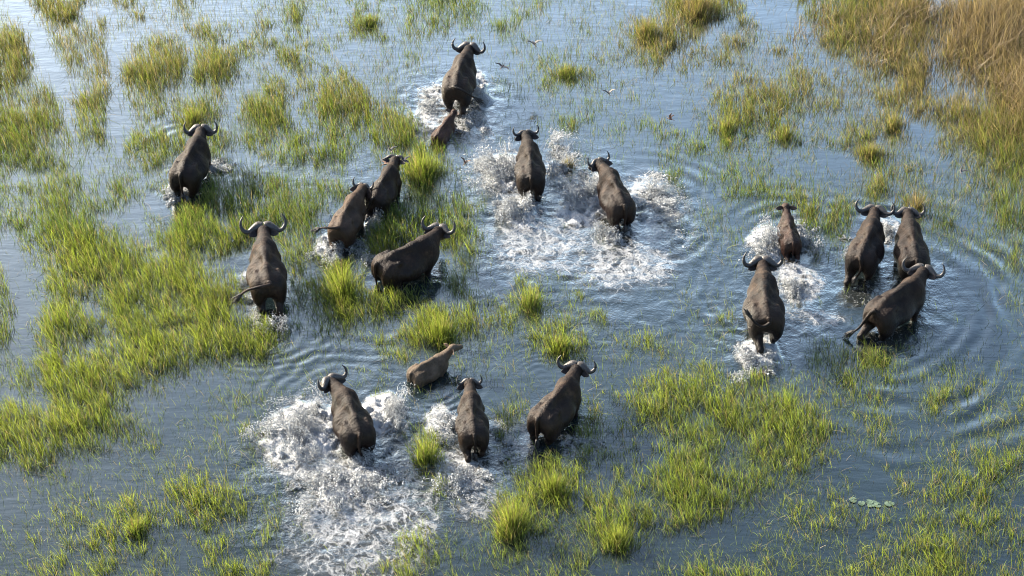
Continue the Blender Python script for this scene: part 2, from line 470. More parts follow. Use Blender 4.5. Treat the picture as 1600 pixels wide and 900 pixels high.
RINGS = [  # photo px centre, inner and outer radius (m), wavelength, height, angle from, to (deg, 0 = right, 90 = away)
    (1375, 490, 1.9, 6.2, 0.66, 0.0135, -105, 78), (1350, 470, 1.6, 5.0, 0.43, 0.005, -95, 40), (1350, 400, 0.8, 2.6, 0.40, 0.010, 40, 150), (700, 165, 0.7, 2.4, 0.36, 0.007, 110, 240),
    (850, 592, 0.1, 1.5, 0.13, 0.0035, -180, 180), (672, 588, 0.5, 1.9, 0.22, 0.008, -130, 40), (930, 590, 0.1, 1.0, 0.13, 0.003, -180, 180),
    (985, 330, 0.8, 3.4, 0.42, 0.010, -60, 75), (1195, 470, 0.7, 2.3, 0.36, 0.010, 130, 260), (300, 250, 0.7, 2.0, 0.35, 0.006, -180, 180), (545, 640, 1.2, 2.6, 0.33, 0.005, 30, 170),
    (1235, 400, 0.7, 3.2, 0.46, 0.010, 10, 120), (420, 500, 0.5, 2.4, 0.27, 0.0035, -150, 0),
]
def blobs(x, y, spec):
    out = np.zeros_like(x)
    for (px, py, rx, ry, w) in spec:
        c = ground(px, py)
        sc = (ground(px + 10, py)[0] - c[0]) / 10.0
        sy = (ground(px, py - 10)[1] - c[1]) / 10.0
        r2 = ((x - c[0]) / (rx * sc)) ** 2 + ((y - c[1]) / (ry * sy)) ** 2
        out = np.maximum(out, w * np.clip(1.25 - 0.75 * r2, 0, 1))
    return out

def water_fields(x, y):
    wx = x + 0.35 * fbm(x, y, 0.9, 3, 3)
    wy = y + 0.45 * fbm(x, y, 0.9, 8, 3)
    foam = blobs(wx, wy, FOAM)
    churn = np.clip(np.maximum(blobs(wx, wy, CHURN) * 0.8, foam), 0, 1)
    for a in HERD:                                   # stirred water round every body
        d = np.hypot((x - a['c'][0]), (y - a['c'][1]))
        churn = np.maximum(churn, 0.55 * np.clip(1.6 - d / (0.95 * a['s']), 0, 1))
    z = np.zeros_like(x)
    for (px, py, r0, r1, wl, amp, a0, a1) in RINGS:
        c = ground(px, py)
        dx, dy = x - c[0], (y - c[1])
        r = np.hypot(dx, dy * 0.92) + 0.34 * fbm(x, y, 1.5, 21, 3)
        ang = np.degrees(np.arctan2(dy, dx))
        am, hw = (a0 + a1) / 2, (a1 - a0) / 2
        da = np.abs((ang - am + 180) % 360 - 180)
        wa = np.clip((hw + 12 - da) / 24, 0, 1) if hw < 179 else 1.0
        env = np.clip((r - r0) / (0.25 * (r1 - r0)), 0, 1) * np.clip((r1 - r) / (0.5 * (r1 - r0)), 0, 1)
        z = z + amp * env * wa * np.sin(2 * np.pi * r / wl) * np.clip(0.7 + 0.7 * vnoise(x, y, 1.1, 26), 0.1, 1.15)
    z = z + 0.006 * fbm(x, y, 1.3, 30, 3)
    z = z + churn * (0.042 * fbm(x, y, 0.5, 40, 3) + 0.018 * (0.4 - np.abs(fbm(x, y, 0.26, 50, 2)) * 2))
    heap = np.clip(foam - 0.45, 0, 1)
    z = z + heap * (0.10 + 0.22 * (0.5 - np.abs(fbm(x, y, 0.26, 60, 3)) * 1.8) + 0.16 * fbm(x, y, 0.11, 70, 2))
    return z, foam, churn

def build_water():
    X0, X1, Y0, Y1, st = -16.5, 16.5, -12.0, 15.5, 0.052
    xs = np.arange(X0, X1 + st / 2, st)
    ys = np.arange(Y0, Y1 + st / 2, st)
    gx, gy = np.meshgrid(xs, ys)
    nx, ny = len(xs), len(ys)
    z, foam, churn = water_fields(gx.ravel(), gy.ravel())
    edge = np.minimum.reduce([gx.ravel() - X0, xs[-1] - gx.ravel(), gy.ravel() - Y0, ys[-1] - gy.ravel()])
    z = z * np.clip(edge / 1.0, 0, 1)
    v = np.stack([gx.ravel(), gy.ravel(), z], 1)
    i = np.arange(nx * ny).reshape(ny, nx)
    f = np.stack([i[:-1, :-1], i[:-1, 1:], i[1:, 1:], i[1:, :-1]], -1).reshape(-1, 4)
    # the sheet goes on to the horizon around the fine part
    B = 600.0
    xa, ya = [-B, xs[0], xs[-1], B], [-B, ys[0], ys[-1], B]
    bv = np.array([[x, y, 0.0] for y in ya for x in xa])
    n0 = len(v)
    bf = [[n0 + j * 4 + k, n0 + j * 4 + k + 1, n0 + (j + 1) * 4 + k + 1, n0 + (j + 1) * 4 + k] for j in range(3) for k in range(3) if (j, k) != (1, 1)]
    v = np.vstack([v, bv])
    f = np.vstack([f, np.array(bf)])
    pad = np.zeros(16)
    me = mesh_from('water', v, f, 4, True, None, {'foam': np.concatenate([foam, pad]), 'churn': np.concatenate([churn, pad])})
    tag(link('water', me, M_WATER), 'shallow blue grey flood water with ripples and white froth', 'water', kind='structure')
    b = np.array([[-B, -B, BED - 0.03], [B, -B, BED - 0.03], [B, B, BED - 0.03], [-B, B, BED - 0.03]])
    tag(link('ground', mesh_from('ground', b, np.array([[0, 1, 2, 3]]), 4, False), M_BED), 'muddy bed under the flood water', 'ground', kind='structure')
build_water()

# ------------------------------------------------------------------ continuous bodies from blended volumes
class Field:
    def __init__(self, lo, hi, h):
        self.lo, self.h = np.array(lo, float), h
        self.n = np.ceil((np.array(hi) - self.lo) / h).astype(int) + 1
        self.F = np.full(self.n, 1.0, dtype=np.float32)
        self.ax = [(self.lo[i] + h * np.arange(self.n[i])).astype(np.float32) for i in range(3)]
    def _sl(self, lo, hi):
        a = np.clip(np.floor((np.array(lo) - self.lo) / self.h).astype(int), 0, self.n - 1)
        b = np.clip(np.ceil((np.array(hi) - self.lo) / self.h).astype(int) + 1, 1, self.n)
        sl = tuple(slice(int(i), int(j)) for i, j in zip(a, b))
        X, Y, Z = np.meshgrid(self.ax[0][sl[0]], self.ax[1][sl[1]], self.ax[2][sl[2]], indexing='ij', sparse=True)
        return sl, X, Y, Z
    def _mix(self, sl, d, k, sub=False):
        a = self.F[sl]
        if sub:
            a, d = -a, d
            h = np.maximum(k - np.abs(a - d), 0) / k
            self.F[sl] = -(np.minimum(a, d) - h * h * k * 0.25)
        else:
            h = np.maximum(k - np.abs(a - d), 0) / k
            self.F[sl] = np.minimum(a, d) - h * h * k * 0.25
    def ell(self, c, r, k=0.08, rot=None, sub=False):
        c, r = np.array(c, float), np.array(r, float)
        m = max(r) if rot is not None else r
        sl, X, Y, Z = self._sl(c - m - k - 0.05, c + m + k + 0.05)
        x, y, z = X - c[0], Y - c[1], Z - c[2]
        if rot is not None:
            R = np.array(rot)                        # rows: local axes
            x, y, z = (R[0, 0] * x + R[0, 1] * y + R[0, 2] * z, R[1, 0] * x + R[1, 1] * y + R[1, 2] * z, R[2, 0] * x + R[2, 1] * y + R[2, 2] * z)
        k0 = np.sqrt((x / r[0]) ** 2 + (y / r[1]) ** 2 + (z / r[2]) ** 2)
        k1 = np.sqrt((x / r[0] ** 2) ** 2 + (y / r[1] ** 2) ** 2 + (z / r[2] ** 2) ** 2) + 1e-6
        self._mix(sl, k0 * (k0 - 1) / k1, k, sub)
    def cone(self, a, b, ra, rb, k=0.06):
        a, b = np.array(a, float), np.array(b, float)
        m = max(ra, rb) + k + 0.05
        sl, X, Y, Z = self._sl(np.minimum(a, b) - m, np.maximum(a, b) + m)
        ba = b - a
        L2 = float(ba @ ba)
        t = np.clip(((X - a[0]) * ba[0] + (Y - a[1]) * ba[1] + (Z - a[2]) * ba[2]) / L2, 0, 1)
        d = np.sqrt((X - a[0] - t * ba[0]) ** 2 + (Y - a[1] - t * ba[1]) ** 2 + (Z - a[2] - t * ba[2]) ** 2) - (ra + (rb - ra) * t)
        self._mix(sl, d, k)
    def chain(self, pts, rad, k=0.06):
        for i in range(len(pts) - 1):
            self.cone(pts[i], pts[i + 1], rad[i], rad[i + 1], k)
    def surface(self):
        F, h = self.F, self.h
        s = F < 0
        c = [F[i:F.shape[0] - 1 + i, j:F.shape[1] - 1 + j, l:F.shape[2] - 1 + l] for i in (0, 1) for j in (0, 1) for l in (0, 1)]
        ins = sum((q < 0).astype(np.int8) for q in c)
        act = (ins > 0) & (ins < 8)
        idx = np.full(act.shape, -1, dtype=np.int64)
        cells = np.argwhere(act)
        idx[act] = np.arange(len(cells))
        cv = np.stack([q[act] for q in c], 1)        # n x 8
        offs = np.array([(i, j, l) for i in (0, 1) for j in (0, 1) for l in (0, 1)], float)
        acc, cnt = np.zeros((len(cells), 3)), np.zeros(len(cells))
        for a in range(8):
            for b in range(a + 1, 8):
                if np.abs(offs[a] - offs[b]).sum() != 1:
                    continue
                fa, fb = cv[:, a], cv[:, b]
                x = (fa < 0) != (fb < 0)
                t = np.where(x, fa / np.where(x, fa - fb, 1), 0)
                acc += np.where(x[:, None], offs[a] + t[:, None] * (offs[b] - offs[a]), 0)
                cnt += x
        V = self.lo + h * (cells + acc / cnt[:, None])
        Q = []
        for ax in range(3):
            o1, o2 = [(1, 2), (2, 0), (0, 1)][ax]
            sA = [slice(1, -1)] * 3; sA[ax] = slice(0, -1)
            sB = [slice(1, -1)] * 3; sB[ax] = slice(1, None)
            cA, cB = s[tuple(sA)], s[tuple(sB)]
            cr = cA != cB
            p = np.argwhere(cr)
            p[:, o1] += 1; p[:, o2] += 1
            e1, e2 = np.zeros(3, int), np.zeros(3, int)
            e1[o1] = 1; e2[o2] = 1
            g = lambda q: idx[q[:, 0], q[:, 1], q[:, 2]]
            q = np.stack([g(p - e1 - e2), g(p - e2), g(p), g(p - e1)], 1)
            fl = ~cA[cr]
            q[fl] = q[fl][:, ::-1]
            Q.append(q)
        return V, np.vstack(Q)

def tube(pts, rad, sides=10, sub=3, flat=None):
    """smooth tapering tube through points (Catmull-Rom)"""
    P = np.array(pts, float); R = np.array(rad, float)
    Pe = np.vstack([2 * P[0] - P[1], P, 2 * P[-1] - P[-2]])
    Re = np.concatenate([[R[0]], R, [R[-1]]])
    C, rr = [], []
    for i in range(len(P) - 1):
        for j in range(sub):
            t = j / sub
            p0, p1, p2, p3 = Pe[i:i + 4]
            C.append(0.5 * ((2 * p1) + (-p0 + p2) * t + (2 * p0 - 5 * p1 + 4 * p2 - p3) * t * t + (-p0 + 3 * p1 - 3 * p2 + p3) * t ** 3))
            rr.append(Re[i + 1] * (1 - t) + Re[i + 2] * t)
    C.append(P[-1]); rr.append(R[-1])
    C, rr = np.array(C), np.array(rr)
    T = np.gradient(C, axis=0)
    T /= np.linalg.norm(T, axis=1)[:, None] + 1e-9
    up = np.array([0.13, 0.31, 0.94])
    n1 = np.cross(T, up); n1 /= np.linalg.norm(n1, axis=1)[:, None] + 1e-9
    n2 = np.cross(T, n1)
    th = np.linspace(0, 2 * np.pi, sides, endpoint=False)
    V = C[:, None] + rr[:, None, None] * (np.cos(th)[None, :, None] * n1[:, None] + (flat or 1.0) * np.sin(th)[None, :, None] * n2[:, None])
    n = len(C)
    i = np.arange(n * sides).reshape(n, sides)
    q = np.stack([i[:-1], np.roll(i, -1, 1)[:-1], np.roll(i, -1, 1)[1:], i[1:]], -1).reshape(-1, 4)
    V = V.reshape(-1, 3)
    V = np.vstack([V, C[0], C[-1]])
    a, b = n * sides, n * sides + 1
    caps = [[a, i[0, (j + 1) % sides], i[0, j], i[0, j]] for j in range(sides)] + [[b, i[-1, j], i[-1, (j + 1) % sides], i[-1, (j + 1) % sides]] for j in range(sides)]
    along = np.concatenate([np.repeat(np.linspace(0, 1, n), sides), [0, 1]])
    tri = np.vstack([q[:, [0, 1, 2]], q[:, [0, 2, 3]], np.array(caps)[:, :3]])
    return V, tri, along

TAILS = {  # behind the tail root, x right, y forward, z up
    'hang': [(0, -0.03, 0.02), (0.0, -0.12, -0.06), (0.01, -0.13, -0.30), (0.0, -0.10, -0.55), (0.02, -0.12, -0.72)],
    'hang_right': [(0, -0.03, 0.02), (-0.04, -0.13, -0.06), (-0.07, -0.14, -0.30), (-0.03, -0.13, -0.58), (0.10, -0.16, -0.80)],
    'sway_right': [(0, -0.03, 0.02), (0.05, -0.12, -0.05), (0.09, -0.14, -0.25), (0.04, -0.14, -0.48), (-0.06, -0.15, -0.66)],
    'left': [(0, -0.03, 0.02), (0.02, -0.13, 0.02), (-0.25, -0.20, 0.03), (-0.55, -0.18, -0.06), (-0.78, -0.15, -0.28)],
    'left_out': [(0, -0.03, 0.02), (-0.08, -0.13, 0.05), (-0.25, -0.20, 0.07), (-0.42, -0.24, 0.07), (-0.62, -0.26, 0.0)],
    'left_low': [(0, -0.03, 0.02), (-0.06, -0.13, -0.05), (-0.14, -0.22, -0.28), (-0.22, -0.34, -0.52), (-0.36, -0.46, -0.70)],
    'right': [(0, -0.03, 0.02), (-0.03, -0.11, 0.05), (0.22, -0.17, 0.00), (0.48, -0.16, -0.16), (0.68, -0.12, -0.30)],
    'curl_left': [(0, -0.03, 0.02), (0.02, -0.14, -0.06), (-0.16, -0.20, -0.12), (-0.36, -0.20, 0.02), (-0.50, -0.18, 0.26)],
}

def build_buffalo(a, i):
    s, young = a['s'], a.get('young', 0)
    R = np.random.default_rng(50 + i)
    slim = (0.86 if young else (0.93 if a['horn'] < 0.8 else 1.0)) * R.uniform(0.95, 1.05) * a.get('fat', 1.0)
    fld = Field((-0.75, -1.45, -0.02), (0.75, 1.95, 1.85), 0.031)
    bend = R.uniform(-0.06, 0.06)
    bx = lambda y: bend * y * y
    def P(x, y, z):
        return (x + bx(y), y * 0.85, z)
    E, Cn = fld.ell, fld.cone
    # trunk: a barrel hung under a ridged spine
    E(P(0, 0.15, 0.93), (0.385 * slim, 0.72, 0.40), 0.1)
    E(P(0, -0.18, 0.90), (0.49 * slim, 0.56, 0.39), 0.12)
    E(P(0, 0.62, 1.00), (0.265 * slim, 0.38, 0.42), 0.12)
    E(P(0, -0.70, 1.00), (0.41 * slim, 0.36, 0.33), 0.12)
    Cn(P(0, 0.66, 1.40), P(0, 0.15, 1.40), 0.07, 0.045, 0.26)
    Cn(P(0, 0.15, 1.40), P(0, -0.50, 1.365), 0.045, 0.04, 0.24)
    Cn(P(0, -0.50, 1.365), P(0, -1.00, 1.22), 0.05, 0.055, 0.16)
    for q in (-1, 1):
        E(P(0.29 * q * slim, -0.50, 1.245), (0.095, 0.12, 0.08), 0.08)                      # hip point
        E(P(0.25 * q * slim, -0.20, 1.36), (0.14, 0.15, 0.10), 0.12, sub=True)            # hollow of the loin
        E(P(0.14 * q, -0.93, 1.10), (0.08, 0.10, 0.12), 0.09)                             # pin bone
        E(P(0.245 * q * slim, -0.76, 0.86), (0.18, 0.30, 0.42), 0.10)                      # haunch
        E(P(0.19 * q * slim, 0.60, 1.05), (0.115, 0.22, 0.36), 0.10)                       # shoulder
        E(P(0.46 * q * slim, -0.42, 1.20), (0.13, 0.16, 0.15), 0.16, sub=True)            # hollow of the flank
        E(P(0.44 * q * slim, 0.36, 1.20), (0.08, 0.12, 0.25), 0.16, sub=True)             # behind the shoulder blade
        # hind leg
        sw = R.uniform(-0.34, 0.30) if 'sw' not in a else a['sw'][0 if q < 0 else 1]
        hx = 0.20 * q
        fld.chain([P(hx, -0.74, 0.85), P(hx * 1.1, -0.66 + 0.5 * sw, 0.66), P(hx, -0.92 + sw, 0.46), P(hx, -0.84 + 1.1 * sw, 0.16), P(hx, -0.80 + 1.1 * sw, 0.03)],
                  [0.20, 0.145, 0.078, 0.058, 0.075], 0.07)
        sw = R.uniform(-0.20, 0.25)
        fx = 0.22 * q
        fld.chain([P(fx, 0.58, 0.92), P(fx, 0.52 + 0.4 * sw, 0.70), P(fx, 0.60 + sw, 0.42), P(fx, 0.57 + 1.1 * sw, 0.14), P(fx, 0.60 + 1.1 * sw, 0.03)],
                  [0.17, 0.125, 0.078, 0.056, 0.075], 0.07)
    # neck and head
    hy = math.radians(a['hy']); hp = math.radians(a.get('hp', 38 + R.uniform(-12, 10)))
    nl = 0.98 if young else 0.94
    root = np.array(P(0, 0.74, 1.16))
    nd = np.array([math.sin(hy * 0.75), math.cos(hy * 0.75), 0.0])
    poll = root + nd * (0.55 if not young else 0.46) + np.array([0, 0, 0.09 + a.get('hz', 0) + (0.22 if young else 0)])
    fld.chain([P(0, 0.52, 1.14), root * 0.5 + poll * 0.5 + np.array([0, -0.04, -0.02]), poll + np.array([0, 0, -0.06])],
              [0.245 * slim, 0.17 * slim, 0.145], 0.12)
    if not young:
        fld.chain([P(0, 0.55, 1.38), poll * 0.5 + np.array(P(0, 0.6, 1.36)) * 0.5, poll + np.array([0, 0, 0.03])], [0.085, 0.08, 0.10], 0.12)   # crest
    f0 = np.array([math.sin(hy), math.cos(hy), 0.0])
    f = f0 * math.cos(hp) + np.array([0, 0, -math.sin(hp)])
    u = f0 * math.sin(hp) + np.array([0, 0, math.cos(hp)])
    r = np.cross(f, u)
    hs = 1.0 if young else 1.12
    H = lambda rr, ff, uu: poll + hs * (r * rr + f * ff + u * uu)
    rot = np.stack([r, f, u])
    E(H(0, 0.06, 0.0), (0.155 * hs, 0.19 * hs, 0.15 * hs), 0.06, rot)
    Cn(H(0, 0.10, -0.02), H(0, 0.42, -0.05), 0.14 * hs, 0.092 * hs, 0.06)
    E(H(0, 0.47, -0.06), (0.105 * hs, 0.075 * hs, 0.085 * hs), 0.05, rot)                               # muzzle
    Cn(H(0, 0.08, -0.14), H(0, 0.38, -0.12), 0.085, 0.06, 0.06)                          # jaw
    for q in (-1, 1):
        E(H(0.115 * q, 0.17, 0.05), (0.04, 0.055, 0.04), 0.05, rot)                      # brow
    V, Q = fld.surface()
    # a gentle relax of the stair-steps
    for _ in range(2):
        acc = np.zeros_like(V); cnt = np.zeros(len(V))
        for e in ((0, 1), (1, 2), (2, 3), (3, 0)):
            np.add.at(acc, Q[:, e[0]], V[Q[:, e[1]]]); np.add.at(cnt, Q[:, e[0]], 1)
        V = V * 0.4 + 0.6 * acc / cnt[:, None]
    # ribs, spine and muscle play
    x, y, z = V[:, 0], V[:, 1], V[:, 2]
    dry = np.clip((z * s - 0.80) / 0.35, 0, 1) * (0.55 + 0.45 * np.clip((y + 0.3) / 0.8, 0, 1))
    tail_root = np.array(P(0, -1.00, 1.24))

    base = bpy.data.objects.new('buffalo' if not young else 'buffalo_calf', None)
    COL.objects.link(base)
    base.empty_display_size = 0.3
    base.location = (a['c'][0], a['c'][1], BED + a.get('dz', 0))
    base.rotation_euler = (0, 0, a['yaw'])
    base.scale = (s, s, s)
    tag(base, a['label'], 'buffalo' if not young else 'calf', 'buffalo herd crossing the flooded grassland')
    hide = M_HIDES[a['hide']]
    link('body', mesh_from('body', V, Q, 4, True, None, {'dry': dry}), hide, base)
    # horns
    if a['horn'] > 0:
        w = a['horn'] * 0.87
        hv_ = (R.uniform(-0.15, 0.15), R.uniform(0.85, 1.12), R.uniform(-0.15, 0.05), R.uniform(-0.06, 0.08))
        small = w < 0.70
        for q in (-1, 1):
            if a['k'] == 'E':
                pts = [(0.03, 0.02, 0.12), (0.14, 0.0, 0.12), (0.24, 0.0, 0.07), (0.34, 0.0, 0.02), (0.42, 0.0, 0.02)]
                rad = [0.06, 0.058, 0.046, 0.032, 0.008]
                sc = 1.0
            elif small:
                pts = [(0.03, 0.03, 0.125), (0.13, 0.03, 0.12), (0.23, 0.02, 0.06), (0.33, 0.0, 0.04), (0.40, -0.02, 0.10), (0.415, -0.04, 0.20), (0.37, -0.05, 0.30)]
                rad = [0.065, 0.062, 0.052, 0.045, 0.036, 0.024, 0.006]
                sc = w / 0.80
            else:
                pts = [(0.03, 0.05, 0.105), (0.12, 0.05, 0.115), (0.23, 0.02, 0.06), (0.33, 0.0, 0.0), (0.43, -0.02, 0.02), (0.49, -0.04, 0.11), (0.485, -0.06, 0.22), (0.42, -0.07, 0.33)]
                rad = [0.115, 0.120, 0.085, 0.064, 0.053, 0.043, 0.029, 0.007]
                sc = w / 1.0
            pw = [H(p[0] * q * sc * (1 + hv_[0] * p[0]), p[1] + hv_[2] * p[0], p[2] * (0.6 + 0.4 * sc) * hv_[1] - hv_[3] * p[0]) for p in pts]
            hv, hf, al = tube(pw, np.array(rad) * (0.7 + 0.3 * sc), 12, 4)
            if q < 0:
                pass
            link('horn', mesh_from('horn', hv, hf, 3, True, None, {'along': al}), M_HORN, base)
    # ears: cupped leaves
    for q in (-1, 1):
        el = 0.25 if not young else 0.32
        e0 = H(0.13 * q, 0.02, -0.02)
        dirv = r * q * 0.86 - u * (0.30 if not young else 0.05) - f * 0.42
        dirv = dirv / np.linalg.norm(dirv)
        side = np.cross(dirv, f); side /= np.linalg.norm(side)
        nrm = np.cross(dirv, side)
        L_, W_ = 7, 5
        vs = []
        for ii in range(L_):
            t = ii / (L_ - 1)
            wd = 0.085 * (math.sin(math.pi * (0.12 + 0.86 * t)) ** 0.8)
            for jj in range(W_):
                g = (jj / (W_ - 1)) * 2 - 1
                vs.append(e0 + dirv * el * t + side * wd * g + nrm * 0.035 * (g * g - 0.4) * math.sin(math.pi * min(1, t + .15)))
        top = np.array(vs)
        bot = top + nrm * 0.014
        vv = np.vstack([top, bot])
        idx = np.arange(L_ * W_).reshape(L_, W_)
        qd = np.stack([idx[:-1, :-1], idx[:-1, 1:], idx[1:, 1:], idx[1:, :-1]], -1).reshape(-1, 4)
        fs = [qd, qd[:, ::-1] + L_ * W_]
        ring = list(idx[0]) + list(idx[1:, -1]) + list(idx[-1, -2::-1]) + list(idx[-2:0:-1, 0])
        rim = np.array([[ring[j], ring[j] + L_ * W_, ring[(j + 1) % len(ring)] + L_ * W_, ring[(j + 1) % len(ring)]] for j in range(len(ring))])
        link('ear', mesh_from('ear', vv, np.vstack(fs + [rim]), 4, True), M_EARS[a['hide']], base)
        # eye
        ev, ef, _ = tube([H(0.125 * q, 0.19, 0.02), H(0.150 * q, 0.19, 0.02), H(0.162 * q, 0.19, 0.02)], [0.026, 0.022, 0.006], 8, 2)
        link('eye', mesh_from('eye', ev, ef, 3, True), M_EYE, base)
    # tail with its tassel
    tp = [tail_root + np.array(p) * (0.9 if young else 1.0) for p in TAILS[a['tail']]]
    tv, tf, _ = tube(tp, [0.068, 0.052, 0.040, 0.030, 0.018], 8, 4)
    tl = link('tail', mesh_from('tail', tv, tf, 3, True, None, {'dry': np.full(len(tv), 0.4)}), hide, base)
    d = tp[-1] - tp[-2]; d = d / np.linalg.norm(d)
    tvs, tfs, o = [], [], 0
    for kk in range(24):
        st = tp[-2] * 0.45 + tp[-1] * 0.55 + R.normal(0, 0.012, 3)
        e = st + d * R.uniform(0.16, 0.30) + R.normal(0, 0.05, 3) + np.array([0, 0, -0.05])
        v1, f1, _ = tube([st, (st + e) / 2 + R.normal(0, 0.012, 3), e], [0.017, 0.014, 0.003], 5, 2)
        tvs.append(v1); tfs.append(f1 + o); o += len(v1)
    link('tail_tuft', mesh_from('tail_tuft', np.vstack(tvs), np.vstack(tfs), 3, True), M_TUFT, tl)
    return base

for i, a in enumerate(HERD):
    build_buffalo(a, i)

# ------------------------------------------------------------------ grass: how thick it stands, cell by cell (25 px of the photo)
DENS = """
3156542342352111 4352214224566521 4422222114766642 2367778888457888
5426555311224522 5244215625543215 3211311687641144 2225788738757888
6514645225533433 4433221122221222 2111123567641663 4214765887788888
6612436257767752 1361212232310133 1344432255345531 1443454788788888
6622346477756642 4556541121200022 3266522123315434 5533244588277778
5465146156444424 6635666541000012 2222111312126666 6765433577345678
5565366234367616 7723767532300001 2123322211135777 5534543546588888
7766565133367425 7634757886400001 1234425333114754 6633352653348888
7766654167653633 4566665788304001 0033222225432444 6434354342246877
6765532257644533 3576651423860001 0012300004342523 2332135542136787
3323212324300234 2233310038872200 0003100002424544 2222226653115764
3346642533422643 4534560056733220 0000000002222663 4343226644225656
4356753566124777 5766400066665520 0000000002222325 5464622153541467
5677762232177677 4577003577656610 0000000000123222 2066630003351256
2666887322676775 2467300788745630 0000000000013332 0045520001224323
1157888875686662 0463200873007861 0000000000010220 0044300000122424
3216788888876433 0232786300006520 0000000000001200 0000000000012222
7226788888887653 2434886433346422 6511100020011100 0000000000000111
7317757876778853 0336887676311343 6731322120212100 0000000000000013
7128853764777884 4255675642676535 2323352321212410 0000000000000002
7238852576437777 6224532216887634 3677423443112300 0000010002000011
6136346767788876 7311211355763233 2677522354121100 0034313321011111
4257776688864333 4212211123002132 2000111112334315 3144556541263221
3546888787532122 1112211210003111 2100133467677666 3433355534353221
2335888722212223 2320000311122000 4000234667676677 6642345334532223
6765767422111221 2310000012100005 5000454577667777 7764222234442224
7788876632121223 2210000002540005 4000465656566677 7776225322122544
8888874222112312 4000000004860003 0000544567767677 6655434322234545
3774332212221342 3000000002862003 2342333445664666 6655422112444666
2222211222334333 2100000000254003 5776325456577766 5521111443566664
1221221133566566 4300000000052036 7775546556677765 3223422455566643
1224443786676654 3410000000022158 8655567777677631 2444432225666632
2234655774545332 3510000004211238 8554688776653112 2345443445555643
2144455663332335 5413100015522326 5533477642212103 3434323556666555
2235443344522654 5300010034443254 4234442111144323 4424335666665554
3244465424423654 4310003344314334 4554531123355456 5333455666664456
"""
DM = np.array([[int(ch) for ch in row.replace(' ', '')] for row in DENS.strip().split('\n')], float)
assert DM.shape == (36, 64), DM.shape

def density(x, y, lift=9.0):
    px, py = project(x, y, 0.0)
    u = np.clip(px / 25.0 - 0.5, 0, 62.999)
    v = np.clip((py - lift) / 25.0 - 0.5, 0, 34.999)
    iu, iv = u.astype(int), v.astype(int)
    fu, fv = u - iu, v - iv
    return (DM[iv, iu] * (1 - fu) + DM[iv, iu + 1] * fu) * (1 - fv) + (DM[iv + 1, iu] * (1 - fu) + DM[iv + 1, iu + 1] * fu) * fv, px, py

def free_of_animals(x, y, pad=0.10):
    ok = np.ones(len(x), bool)
    for a in HERD:
        dx, dy = x - a['c'][0], y - a['c'][1]
        al = dx * a['h'][0] + dy * a['h'][1]
        ac = -dx * a['h'][1] + dy * a['h'][0]
        s = a['s']
        ok &= ~((np.abs(al) < 0.95 * s + pad) & (np.abs(ac) < 0.42 * s + pad))
    return ok

def gauss(px, py, cx, cy, rx, ry):
    return np.exp(-((px - cx) / rx) ** 2 - ((py - cy) / ry) ** 2)

def blade_mesh(name, bx, by, h, w, lean, curl, az, base_col, tip_col, z0=-0.06):
    """every blade is a bent, tapering strip of five triangles"""
    n = len(bx)
    R = np.random.default_rng(len(name) + n)
    dx, dy = np.cos(az), np.sin(az)
    ph = R.uniform(0, np.pi, n)
    wx, wy = np.cos(ph), np.sin(ph)
    V = np.zeros((n, 7, 3), np.float32)
    C = np.zeros((n, 7, 3), np.float32)
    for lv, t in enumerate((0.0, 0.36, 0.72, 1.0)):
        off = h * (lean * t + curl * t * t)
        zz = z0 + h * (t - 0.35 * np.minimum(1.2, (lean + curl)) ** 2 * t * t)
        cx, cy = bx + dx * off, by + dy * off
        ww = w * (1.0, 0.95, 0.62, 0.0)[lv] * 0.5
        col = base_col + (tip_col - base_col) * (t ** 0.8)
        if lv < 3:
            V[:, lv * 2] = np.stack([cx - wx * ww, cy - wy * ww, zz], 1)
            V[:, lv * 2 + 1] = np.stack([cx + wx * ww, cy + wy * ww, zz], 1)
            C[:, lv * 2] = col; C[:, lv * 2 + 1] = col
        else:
            V[:, 6] = np.stack([cx, cy, zz], 1)
            C[:, 6] = col
    f = np.array([[0, 1, 3], [0, 3, 2], [2, 3, 5], [2, 5, 4], [4, 5, 6]])
    F = (np.arange(n)[:, None, None] * 7 + f[None]).reshape(-1, 3)
    return mesh_from(name, V.reshape(-1, 3), F, 3, True, C.reshape(-1, 3))

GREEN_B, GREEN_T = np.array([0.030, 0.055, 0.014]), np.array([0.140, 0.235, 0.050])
LIME_T = np.array([0.30, 0.375, 0.070])
OLIVE_T = np.array([0.25, 0.245, 0.085])
STRAW_T = np.array([0.36, 0.295, 0.19])
RUST_T = np.array([0.27, 0.205, 0.140])

def grass_colours(R, n, dryness, bright):
    """own colour of each blade: green to lime, olive and straw where the stand is drying"""
    u = R.random(n)
    tip = GREEN_T + (LIME_T - GREEN_T) * np.clip(bright + R.normal(0, 0.3, n), 0, 1)[:, None]
    d = np.clip(dryness + R.normal(0, 0.22, n), 0, 1)
    tip = tip + (OLIVE_T - tip) * np.clip(d * 1.6, 0, 1)[:, None]
    k = (u < np.clip(d * 0.85, 0.05, 0.9))
    tip = np.where(k[:, None], STRAW_T + (RUST_T - STRAW_T) * R.random(n)[:, None], tip)
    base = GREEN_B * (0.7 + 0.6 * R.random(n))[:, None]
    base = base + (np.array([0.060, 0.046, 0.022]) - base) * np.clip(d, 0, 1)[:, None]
    return base, tip * (0.42 + 1.15 * R.random(n) ** 1.2)[:, None]

